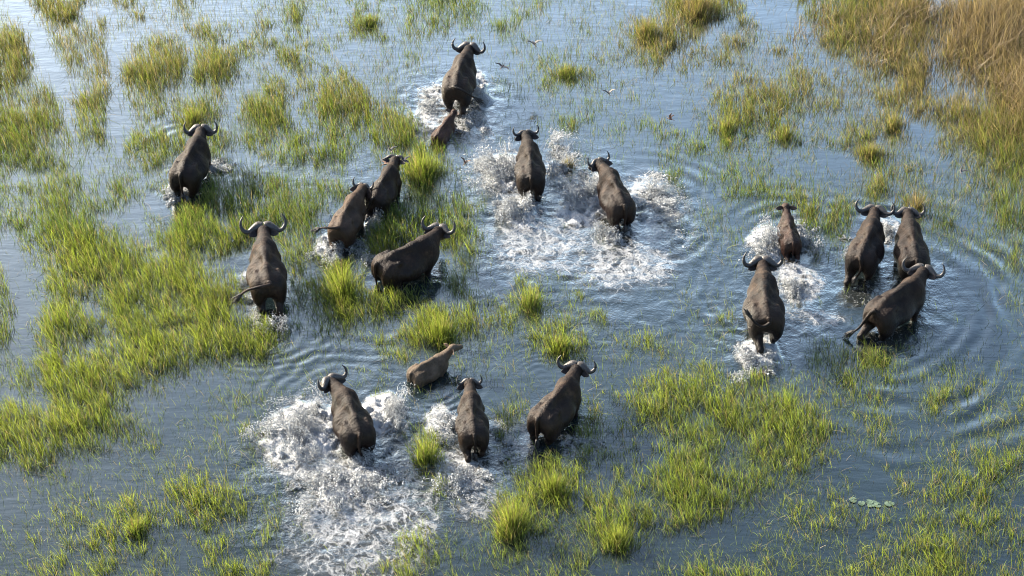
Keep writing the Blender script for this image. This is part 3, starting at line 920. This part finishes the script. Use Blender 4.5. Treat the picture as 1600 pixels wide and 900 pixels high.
def dry_map(px, py):
    d = 0.36 * gauss(px, py, 130, 60, 420, 170) + 0.40 * gauss(px, py, 1050, 60, 180, 90) + 0.68 * gauss(px, py, 1500, 100, 230, 150)
    d += 0.18 * gauss(px, py, 1180, 150, 150, 70) + 0.15 * gauss(px, py, 1400, 300, 200, 80) + 0.2 * gauss(px, py, 580, 150, 120, 60)
    return np.clip(d + 0.08, 0, 1)

def build_grass():
    R = np.random.default_rng(77)
    n = 190000
    x = R.uniform(-16.3, 16.3, n); y = R.uniform(-11.5, 15.2, n)
    d, px, py = density(x, y)
    clump = fbm(x, y, 0.85, 100, 3)
    fine = vnoise(x, y, 0.22, 110)
    dd = d - 0.4 + 1.0 * np.clip((750 - px) / 200, 0, 1) * np.clip((620 - py) / 100, 0, 1) + 3.4 * clump + 3.4 * fine
    foam0 = blobs(x, y, FOAM)
    clear = np.ones(n)
    for (ax, ay, bx_, by_, wd_) in [(15, -20, 60, 60, 13), (60, 60, 92, 130, 13), (92, 130, 118, 205, 10), (182, 70, 176, 210, 8), (300, 70, 296, 120, 6), (10, 375, 30, 470, 13), (30, 470, 45, 560, 10), (200, 330, 265, 320, 14), (330, 420, 385, 400, 9)]:
        L2 = (bx_ - ax) ** 2 + (by_ - ay) ** 2
        t = np.clip(((px - ax) * (bx_ - ax) + (py - ay) * (by_ - ay)) / L2, 0, 1)
        clear *= np.clip((np.hypot(px - ax - t * (bx_ - ax), py - ay - t * (by_ - ay)) - wd_ * 0.6) / wd_, 0.04, 1)
    # thick stands
    p = np.clip((dd - 2.9) / 4.6, 0, 1) * np.clip(d / 2.5, 0, 1)
    p_sparse = np.clip(0.06 + d / 8.0, 0.0, 0.5) * 0.95 * np.clip(0.85 + 1.3 * fbm(x, y, 1.6, 120, 3), 0.1, 2) * np.clip(1 - 2 * foam0, 0, 1)
    foam = blobs(x, y, FOAM)
    keep = free_of_animals(x, y) & (foam < 0.62) & (px > -90) & (px < 1690) & (py > -60) & (py < 990)
    p = p * clear; p_sparse = p_sparse * clear
    dense = keep & (R.random(n) < p * 0.80)
    sparse = keep & ~dense & (R.random(n) < p_sparse)
    reed = gauss(px, py, 1560, 70, 130, 120) > 0.45
    dense &= ~(reed & (R.random(n) < 0.6))
    def expand(idx, per, spread, hmin, hmax, name, lean_s, bright, label, wr):
        k = np.maximum(1, np.round(per).astype(int))
        rep = np.repeat(idx, k)
        m = len(rep)
        bx = x[rep] + R.normal(0, 1, m) * spread
        by = y[rep] + R.normal(0, 1, m) * spread
        dn, qx, qy = density(bx, by)
        thick = np.clip((d[rep] + 2.0 * clump[rep] - 1) / 7.0, 0, 1)
        h = (hmin + (hmax - hmin) * thick) * R.uniform(0.55, 1.2, m)
        wind = np.radians(160 + 25 * vnoise(bx, by, 3.0, 130))          # tips lean left and a little away
        az = np.where(R.random(m) < 0.45, wind + R.normal(0, 0.5, m), R.uniform(0, 2 * np.pi, m))
        lean = np.abs(R.normal(0.10, 0.12, m)) * lean_s
        curl = np.abs(R.normal(0.18, 0.22, m)) * lean_s
        bent = R.random(m) < 0.07                                        # broken, trodden stems
        lean = np.where(bent, R.uniform(0.7, 1.3, m), lean)
        wd = R.uniform(*wr, m)
        base, tip = grass_colours(R, m, dry_map(qx, qy), bright + 0.55 * (qy > 380) + 0.25 * vnoise(bx, by, 1.1, 140))
        print('COUNT', name, m)
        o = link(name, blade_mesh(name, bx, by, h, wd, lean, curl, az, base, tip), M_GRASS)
        tag(o, label, 'grass', kind='stuff')
    i1 = np.nonzero(dense)[0]
    expand(i1, R.uniform(2.4, 6.2, len(i1)), 0.05, 0.16, 0.56, 'marsh_grass', 1.0, 0.25, 'thick yellow green marsh grass in ragged stands across the water', (0.0065, 0.014))
    i2 = np.nonzero(sparse)[0]
    expand(i2, R.uniform(0.6, 3.2, len(i2)), 0.035, 0.30, 0.44, 'scattered_grass', 1.3, 0.10, 'thin scattered blades of grass standing in open water', (0.005, 0.010))
    # dry brown reeds on the far right bank
    n2 = 60000
    x2 = R.uniform(6.5, 15.5, n2); y2 = R.uniform(4.5, 15.2, n2)
    q, v = project(x2, y2, 0)
    m = np.maximum(np.maximum(gauss(q, v, 1555, 55, 95, 75), 0.8 * gauss(q, v, 1600, 150, 60, 80)), 0.62 * gauss(q, v, 1430, 45, 170, 60)) + 0.42 * fbm(x2, y2, 0.7, 150, 3)
    kk = np.nonzero(R.random(n2) < np.clip((m - 0.22) * 1.0, 0, 0.55))[0]
    x2, y2, m = x2[kk], y2[kk], m[kk]
    k = len(kk)
    tip = STRAW_T + (RUST_T - STRAW_T) * R.random(k)[:, None]
    tip = tip * (0.5 + 1.2 * R.random(k) ** 1.5)[:, None]
    base = np.tile(np.array([[0.05, 0.036, 0.02]]), (k, 1))
    h = (0.45 + 0.75 * np.clip(m, 0, 1)) * R.uniform(0.6, 1.2, k)
    me = blade_mesh('dry_reeds', x2, y2, h, R.uniform(0.008, 0.018, k), np.abs(R.normal(0.25, 0.3, k)), np.abs(R.normal(0.15, 0.25, k)), R.uniform(0, 2 * np.pi, k), base, tip)
    tag(link('dry_reeds', me, M_DRY), 'tall dry reddish brown reeds filling the far right corner', 'reeds', kind='stuff')
    print('reeds', k)
build_grass()

TUSSOCKS = [  # photo px of the base, radius m, height m, dryness, brightness, label
    (662, 278, 0.42, 0.78, 0.15, 0.6, 'bushy yellow green tussock just right of the short-horned buffalo with birds'),
    (578, 38, 0.36, 0.36, 0.25, 0.4, 'low grass tussock alone in open water left of the leading buffalo'),
    (1012, 58, 0.36, 0.62, 0.55, 0.3, 'olive tussock with dry tips below the brownest clump at the top'),
    (886, 118, 0.40, 0.36, 0.30, 0.3, 'low wide tussock right of the flying birds near the leading buffalo'),
    (828, 482, 0.28, 0.62, 0.15, 0.5, 'narrow tussock in rippled water above the nearest right buffalo'),
    (690, 528, 0.50, 0.62, 0.08, 0.8, 'bright green tussock behind the pale fawn calf'),
    (538, 462, 0.30, 0.95, 0.08, 0.9, 'tall bright tussock right behind the reddish brown young buffalo'),
    (664, 722, 0.28, 0.72, 0.15, 0.6, 'tussock in the foam between the two nearest splashing buffaloes'),
    (802, 832, 0.36, 0.92, 0.18, 1.0, 'tallest lime yellow tussock near the bottom centre'),
    (866, 772, 0.34, 0.60, 0.10, 0.9, 'lime tussock just below the nearest right buffalo'),
    (302, 192, 0.40, 0.50, 0.30, 0.4, 'olive tussock right behind the horns of the leftmost buffalo'),
    (1396, 202, 0.22, 0.60, 0.60, 0.4, 'small tussock with pinkish dry tips in the upper right water'),
    (1136, 206, 0.28, 0.52, 0.35, 0.4, 'rounded tussock at the left end of the upper right grass'),
    (890, 264, 0.14, 0.46, 0.90, 0.2, 'small rusty tuft between the two splashing middle buffaloes'),
    (1432, 330, 0.24, 0.66, 0.90, 0.2, 'rusty dry tussock behind the horns of the brownish buffalo'),
    (876, 548, 0.44, 0.46, 0.15, 0.7, 'low bright tussock above the horns of the nearest right buffalo'),
    (965, 852, 0.36, 0.56, 0.15, 0.9, 'round bushy tussock on the edge of dark water at the bottom'),
    (215, 832, 0.26, 0.52, 0.15, 0.8, 'bright tussock in the lower left patch of grass'),
    (1092, 22, 0.55, 0.70, 0.75, 0.1, 'brown olive clump at the top edge right of centre'),
    (1228, 215, 0.34, 0.40, 0.35, 0.3, 'low tussock below the upper right grass, nearest the open channel'),
    (1362, 245, 0.40, 0.42, 0.55, 0.3, 'yellowish low clump in open water above the right trio'),
]
def build_tussocks():
    for i, (px, py, r, h, dry, br, label) in enumerate(TUSSOCKS):
        R = np.random.default_rng(300 + i)
        c = ground(px, py)
        k = int(640 * (r / 0.36) ** 1.7)
        a = R.uniform(0, 2 * np.pi, k); q = r * np.minimum(np.abs(R.normal(0, 0.60, k)), 1.1) * (0.9 + 0.22 * np.sin(a * 3 + i))
        bx, by = q * np.cos(a) * (1.3 if h < 0.43 else 1.1), q * np.sin(a)
        out = np.minimum(q / r, 1.3)
        hh = h * np.maximum(0.3, 1.05 - 0.45 * out ** 2) * R.uniform(0.3, 1.2, k)
        az = a + R.normal(0, 0.7, k)
        lean = out * 0.30 * R.uniform(0.2, 1.2, k); curl = np.abs(R.normal(0.14, 0.16, k))
        base, tip = grass_colours(R, k, np.full(k, dry), np.full(k, br))
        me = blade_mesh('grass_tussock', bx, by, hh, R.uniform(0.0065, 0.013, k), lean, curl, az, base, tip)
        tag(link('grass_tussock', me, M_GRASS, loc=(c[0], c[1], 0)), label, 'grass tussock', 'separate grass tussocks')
build_tussocks()

# ------------------------------------------------------------------ dead straw lying on the water
def build_straw():
    R = np.random.default_rng(5)
    V, F, C = [], [], []
    n = 0
    x = R.uniform(-14, 14, 9000); y = R.uniform(-10.5, 14.5, 9000)
    d, px, py = density(x, y, 0)
    ok = np.nonzero((d > 1.2) & (R.random(9000) < 0.12 + 0.03 * d) & free_of_animals(x, y))[0][:1500]
    for i in ok:
        L = R.uniform(0.06, 0.20) if R.random() < 0.85 else R.uniform(0.2, 0.45); a = R.uniform(0, np.pi); w = R.uniform(0.0015, 0.0035)
        bend = R.normal(0, 0.12) * L
        c, s = math.cos(a), math.sin(a)
        pts = [(-L / 2, 0), (0, bend), (L / 2, 0)]
        z0, z1 = R.uniform(0.012, 0.03), R.uniform(0.012, 0.10)
        for k, (p, q) in enumerate(pts):
            for e in (-w, w):
                V.append((x[i] + c * p - s * (q + e), y[i] + s * p + c * (q + e), z0 + (z1 - z0) * k / 2))
                V.append((x[i] + c * p - s * (q + e), y[i] + s * p + c * (q + e), z0 + (z1 - z0) * k / 2 + 0.004))
        for k in range(2):
            b = n + k * 4
            F += [(b, b + 4, b + 6, b + 2), (b + 1, b + 3, b + 7, b + 5), (b, b + 1, b + 5, b + 4), (b + 2, b + 6, b + 7, b + 3)]
        col = np.array([0.33, 0.27, 0.17]) * R.uniform(0.2, 1.0)
        C += [col] * 12
        n += 12
    tag(link('dead_straw', mesh_from('dead_straw', np.array(V), np.array(F), 4, False, np.array(C)), M_STRAW), 'pale broken straw floating among the grass', 'straw', kind='stuff')
build_straw()

# ------------------------------------------------------------------ splashes: thrown drops and torn sheets of water
OCT = np.array([(1.3, 0, 0), (-0.6, 1.1, 0), (-0.6, -0.6, 1.0), (-0.6, -0.6, -1.0)], float)
OCF = np.array([(0, 1, 2), (0, 2, 3), (0, 3, 1), (1, 3, 2)])
SPLASH = [  # label, list of (px, py, radius x m, radius y m, throw direction px (dx, dy), height m, jets, spread)
    ('broad white splash fanning out left of the tail-down buffalo', [(790, 280, 0.32, 0.45, (-1, -0.3), 0.70, 420, 0.9), (806, 322, 0.32, 0.4, (-0.4, 0.6), 0.45, 240, 0.7), (868, 268, 0.25, 0.5, (0.8, -0.6), 0.50, 190, 1.0)]),
    ('white splash and flung drops around the head-turned charging buffalo', [(928, 318, 0.25, 0.4, (-0.8, -0.4), 0.55, 260, 0.8), (1008, 322, 0.32, 0.6, (1, -0.25), 0.55, 300, 1.2), (962, 362, 0.25, 0.25, (0, 0.6), 0.28, 140, 0.5)]),
    ('largest splash, white sheets on both sides of the head-turned near buffalo', [(490, 682, 0.4, 0.6, (-1, -0.4), 0.60, 460, 0.9), (535, 745, 0.5, 0.4, (-0.4, 0.7), 0.38, 380, 0.8), (604, 664, 0.17, 0.34, (0.6, -0.5), 0.50, 210, 0.35), (590, 745, 0.4, 0.4, (0.4, 0.6), 0.25, 200, 0.7)]),
    ('splash left of and behind the middle one of the nearest three', [(698, 680, 0.14, 0.35, (-0.9, -0.2), 0.28, 110, 0.4), (725, 742, 0.35, 0.3, (0, 0.8), 0.28, 180, 0.6), (780, 690, 0.2, 0.4, (1, 0), 0.22, 60, 0.6)]),
    ('white burst at the chest of the reddish hornless young buffalo', [(1207, 392, 0.12, 0.26, (-0.8, -0.6), 0.60, 220, 0.45), (1256, 386, 0.10, 0.24, (0.6, -0.8), 0.48, 100, 0.4), (1244, 440, 0.22, 0.4, (0, 0.7), 0.22, 150, 0.5)]),
    ('ragged splash around the leading buffalo and its calf', [(686, 164, 0.14, 0.35, (-0.9, -0.1), 0.30, 110, 0.5), (748, 164, 0.08, 0.20, (0.3, -1), 0.70, 130, 0.3), (740, 192, 0.22, 0.35, (0.7, 0.5), 0.18, 80, 0.5), (676, 208, 0.16, 0.2, (-0.6, 0.6), 0.14, 50, 0.4)]),
    ('white splash at the hind feet of the buffalo with curled tail', [(1180, 560, 0.32, 0.25, (-0.5, 0.4), 0.30, 230, 0.5)]),
    ('splash under the running reddish brown young buffalo', [(520, 392, 0.18, 0.28, (-0.3, 0.5), 0.42, 170, 0.4), (578, 352, 0.12, 0.3, (0.2, 0.2), 0.40, 110, 0.3), (562, 392, 0.3, 0.25, (0.4, 0.6), 0.18, 70, 0.6)]),
    ('small splash at the feet of the leftmost buffalo', [(274, 306, 0.18, 0.15, (-0.5, 0.3), 0.22, 90, 0.4), (336, 264, 0.16, 0.12, (0.9, -0.3), 0.25, 90, 0.4)]),
    ('arc of drops flung by the hind legs of the big mud-shouldered buffalo', [(432, 496, 0.3, 0.22, (0.3, 0.5), 0.55, 50, 0.9), (392, 456, 0.12, 0.22, (-0.7, 0), 0.25, 60, 0.4)]),
    ('thin spray at the feet of the nearest right buffalo', [(890, 694, 0.25, 0.18, (0.6, 0.2), 0.16, 40, 0.5)]),
    ('thin spray between the bodies of the right trio', [(1390, 376, 0.10, 0.25, (0, -0.3), 0.22, 50, 0.25), (1330, 392, 0.08, 0.2, (-0.8, 0), 0.18, 30, 0.3)]),
]
def build_splashes():
    for si, (label, plumes) in enumerate(SPLASH):
        R = np.random.default_rng(900 + si)
        Ps, Ds, Ss, RV, RF, nr = [], [], [], [], [], 0
        for (px, py, rx, ry, dr, hgt, jets, spread) in plumes:
            c = ground(px, py)
            d0 = np.array([dr[0], -dr[1] / 0.62]); d0 = d0 / (np.linalg.norm(d0) + 1e-6)
            jets = int(jets * 1.5)
            nb = max(4, jets // 16)                      # jets leave the water in bundles, as torn sheets
            bund = [(R.normal(0, rx * 0.85) + d0[0] * R.uniform(0, 0.5) * spread, R.normal(0, ry * 0.85) + d0[1] * R.uniform(0, 0.5) * spread, R.normal(0, 0.5), R.uniform(0.08, 1.0) ** 1.9, R.uniform(0.25, 1.1)) for _ in range(nb)]
            for j in range(jets):
                q = bund[int(R.integers(nb))]
                b = np.array([c[0] + q[0] + R.normal(0, 0.07), c[1] + q[1] + R.normal(0, 0.07), -0.01])
                an = q[2] + R.normal(0, 0.22)
                dd = np.array([d0[0] * math.cos(an) - d0[1] * math.sin(an), d0[0] * math.sin(an) + d0[1] * math.cos(an)])
                vz = math.sqrt(2 * 9.8 * hgt * min(1.0, q[3] * R.uniform(0.55, 1.15)))
                vh = spread * q[4] * R.uniform(0.7, 1.2) * 1.7
                T = 2 * vz / 9.8
                # a ragged thread of water along the first part of the arc
                ns = 5
                t0 = R.uniform(0, 0.35) * T; t1 = t0 + R.uniform(0.15, 0.45) * T
                tt = np.linspace(t0, min(t1, T), ns)
                cen = np.stack([b[0] + dd[0] * vh * tt, b[1] + dd[1] * vh * tt, vz * tt - 4.9 * tt * tt], 1) + R.normal(0, 0.012, (ns, 3))
                wd = np.array([0.4, 1, 0.85, 0.5, 0.05]) * R.uniform(0.003, 0.011) * R.uniform(0.3, 1.6, ns)
                sd = np.array([-dd[1], dd[0], R.normal(0, 0.6)]); sd /= np.linalg.norm(sd)
                RV.append(np.stack([cen - sd * wd[:, None], cen + sd * wd[:, None], cen + np.cross(sd, [dd[0], dd[1], 0.5]) * wd[:, None] * 0.7], 1).reshape(-1, 3))
                for k in range(ns - 1):
                    o = nr + 3 * k
                    for e in ((0, 1), (1, 2), (2, 0)):
                        RF += [(o + e[0], o + e[1], o + 3 + e[1]), (o + e[0], o + 3 + e[1], o + 3 + e[0])]
                nr += 3 * ns
                m = int(R.integers(8, 24))
                tt = R.uniform(0.05, 1.05, m) * T
                f = 1 + R.normal(0, 0.12, (m, 3))
                pos = np.stack([b[0] + dd[0] * vh * tt * f[:, 0], b[1] + dd[1] * vh * tt * f[:, 1], 0.01 + (vz * tt - 4.9 * tt * tt) * f[:, 2]], 1)
                pos += R.normal(0, 0.016, (m, 3))
                vel = np.stack([np.full(m, dd[0] * vh), np.full(m, dd[1] * vh), vz - 9.8 * tt], 1)
                sz = R.gamma(1.5, 0.0030, m) + 0.0025
                ok = pos[:, 2] > -0.01
                Ps.append(pos[ok]); Ds.append(vel[ok]); Ss.append(np.minimum(sz[ok], 0.018))
        Pn, Dn, Sn = np.vstack(Ps), np.vstack(Ds), np.concatenate(Ss)
        Dn /= np.linalg.norm(Dn, axis=1)[:, None] + 1e-6
        n1 = np.cross(Dn, np.array([0.3, 0.2, 0.93])); n1 /= np.linalg.norm(n1, axis=1)[:, None] + 1e-6
        n2 = np.cross(Dn, n1)
        st = R.uniform(1.0, 3.5, len(Pn))
        o = OCT[None] * R.uniform(0.6, 1.3, (len(Pn), 4, 1))
        V = Pn[:, None] + Sn[:, None, None] * (o[..., 0:1] * Dn[:, None] * st[:, None, None] + o[..., 1:2] * n1[:, None] + o[..., 2:3] * n2[:, None])
        F = (np.arange(len(Pn))[:, None, None] * 4 + OCF[None]).reshape(-1, 3)
        V = np.vstack([V.reshape(-1, 3)] + RV)
        F = np.vstack([F, np.array(RF) + len(Pn) * 4])
        me = mesh_from('water_splash', V, F, 3, True)
        tag(link('water_splash', me, M_SPRAY), label, 'splash', kind='stuff')
build_splashes()

# ------------------------------------------------------------------ birds over the herd
def build_bird(px, py, z, yaw, flap, bank, size, tone, label):
    """one continuous small body: trunk, head, bill, forked tail and two raised wings"""
    fld = Field((-0.26, -0.18, -0.10), (0.26, 0.16, 0.18), 0.0072)
    fld.cone((0, 0.03, 0), (0, -0.04, 0), 0.026, 0.021, 0.012)
    fld.ell((0, 0.075, 0.010), (0.019, 0.024, 0.018), 0.012)
    fld.cone((0, 0.095, 0.008), (0, 0.118, 0.004), 0.008, 0.005, 0.006)
    fld.cone((0, -0.05, 0), (0.0, -0.10, 0.002), 0.015, 0.010, 0.010)
    for q in (-1, 1):
        fld.cone((0.004 * q, -0.10, 0.002), (0.022 * q, -0.165, 0.0), 0.010, 0.006, 0.006)
        fl = math.radians(flap)
        a = np.array([0.02 * q, 0.02, 0.012]); b = np.array([0.09 * q * math.cos(fl) + 0.02 * q, 0.045, 0.012 + 0.09 * math.sin(fl)])
        c = np.array([b[0] + 0.10 * q * math.cos(fl * 0.8), -0.02, b[2] + 0.10 * math.sin(fl * 0.8)])
        for k in range(4):
            o = np.array([0, -0.016 * k, 0])
            fld.cone(a + o * 1.1, b + o, 0.0085, 0.0078, 0.010)
            fld.cone(b + o, c + o * 0.45, 0.0078, 0.0058, 0.008)
    V, Q = fld.surface()
    pal = {'dark': ((0.028, 0.028, 0.036), (0.20, 0.17, 0.14)), 'pale': ((0.03, 0.03, 0.035), (0.17, 0.155, 0.135)), 'brown': ((0.09, 0.045, 0.025), (0.14, 0.08, 0.05))}[tone]
    wing = np.clip((np.abs(V[:, 0]) - 0.02) / 0.02, 0, 1)
    low = np.clip(-V[:, 2] / 0.012, 0, 1) * (1 - wing)
    tail = np.clip((-V[:, 1] - 0.06) / 0.03, 0, 1) * (1 - wing)
    k = np.maximum(low, tail * 0.8)
    if tone == 'pale':
        k = np.maximum(k, wing * (V[:, 0] > 0) * 0.85)
    col = np.array(pal[0]) * (1 - k[:, None]) + np.array(pal[1]) * k[:, None]
    c = ground(px, py, z)
    o = link('bird', mesh_from('bird', V, Q, 4, True, col), M_BIRD, loc=c)
    o.rotation_euler = (0, math.radians(bank), math.radians(yaw))
    o.scale = (size,) * 3
    tag(o, label, 'bird', 'small birds flying over the herd')
for b in [
    (834, 68, 1.2, 20, 28, 10, 1.15, 'pale', 'flying bird with one pale wing, highest above the open water'),
    (785, 104, 1.2, -25, 10, 12, 1.0, 'dark', 'dark bird with spread wings just right of the leading buffalo'),
    (951, 145, 1.2, 10, 36, 0, 0.95, 'pale', 'pale bird with raised thin wings over open water in the middle'),
    (1047, 186, 1.0, 60, 62, 40, 0.85, 'brown', 'brown bird with folded wings, rightmost over the middle channel'),
    (727, 254, 1.0, -20, 55, 10, 0.9, 'brown', 'brown bird beside the broad white splash'),
    (631, 251, 1.0, 50, 40, 25, 0.95, 'dark', 'dark bird between the short-horned buffalo and the bushy tussock'),
    (609, 234, 1.2, 30, 50, 30, 0.95, 'dark', 'dark bird flying just above the short-horned buffalo\'s head'),
    (603, 256, 1.35, -60, 15, -20, 0.9, 'brown', 'brown bird crossing right behind the short-horned buffalo\'s head'),
    (1501, 267, 0.9, 0, 60, 45, 0.9, 'dark', 'lone dark bird low over the water on the far right'),
]:
    build_bird(*b)

# ------------------------------------------------------------------ lily pads
PADS = ['leftmost grey green lily pad, alone at the left of the pad cluster', 'second lily pad from the left, in the open gap of the cluster',
        'upper left lily pad of the touching middle four', 'upper right lily pad of the touching middle four', 'lower left lily pad of the touching middle four',
        'lower right lily pad of the touching middle four', 'larger of the two lily pads at the right end', 'smallest lily pad, at the far right end of the cluster']
def build_pads():
    for i, (px, py, r) in enumerate([(1333, 782, 0.085), (1346, 787, 0.075), (1358, 785, 0.08), (1366, 787, 0.085), (1360, 790, 0.075), (1371, 790, 0.08), (1388, 788, 0.085), (1394, 788, 0.05)]):
        c = ground(px, py)
        k = 20
        a0 = i * 1.3
        v = [(0, 0, 0.0)]
        for j in range(k):
            an = a0 + 0.2 + (2 * math.pi - 0.4) * j / (k - 1)
            rr = r * (1 + 0.05 * math.sin(3 * an + i))
            v.append((rr * math.cos(an), rr * math.sin(an), 0.006 * math.sin(2 * an + i)))
        top = np.array(v) + (0, 0, 0.012)
        bot = np.array(v) + (0, 0, 0.004)
        V = np.vstack([top, bot])
        n = k + 1
        F = [(0, j, j + 1) for j in range(1, k)] + [(n, n + j + 1, n + j) for j in range(1, k)]
        ring = list(range(0, n))
        for j in range(n):
            p, q = ring[j], ring[(j + 1) % n]
            F += [(p, p + n, q + n), (p, q + n, q)]
        o = link('lily_pad', mesh_from('lily_pad', V, np.array(F), 3, False), M_PAD, loc=(c[0], c[1], 0.008))
        tag(o, PADS[i], 'lily pad', 'cluster of lily pads')
build_pads()
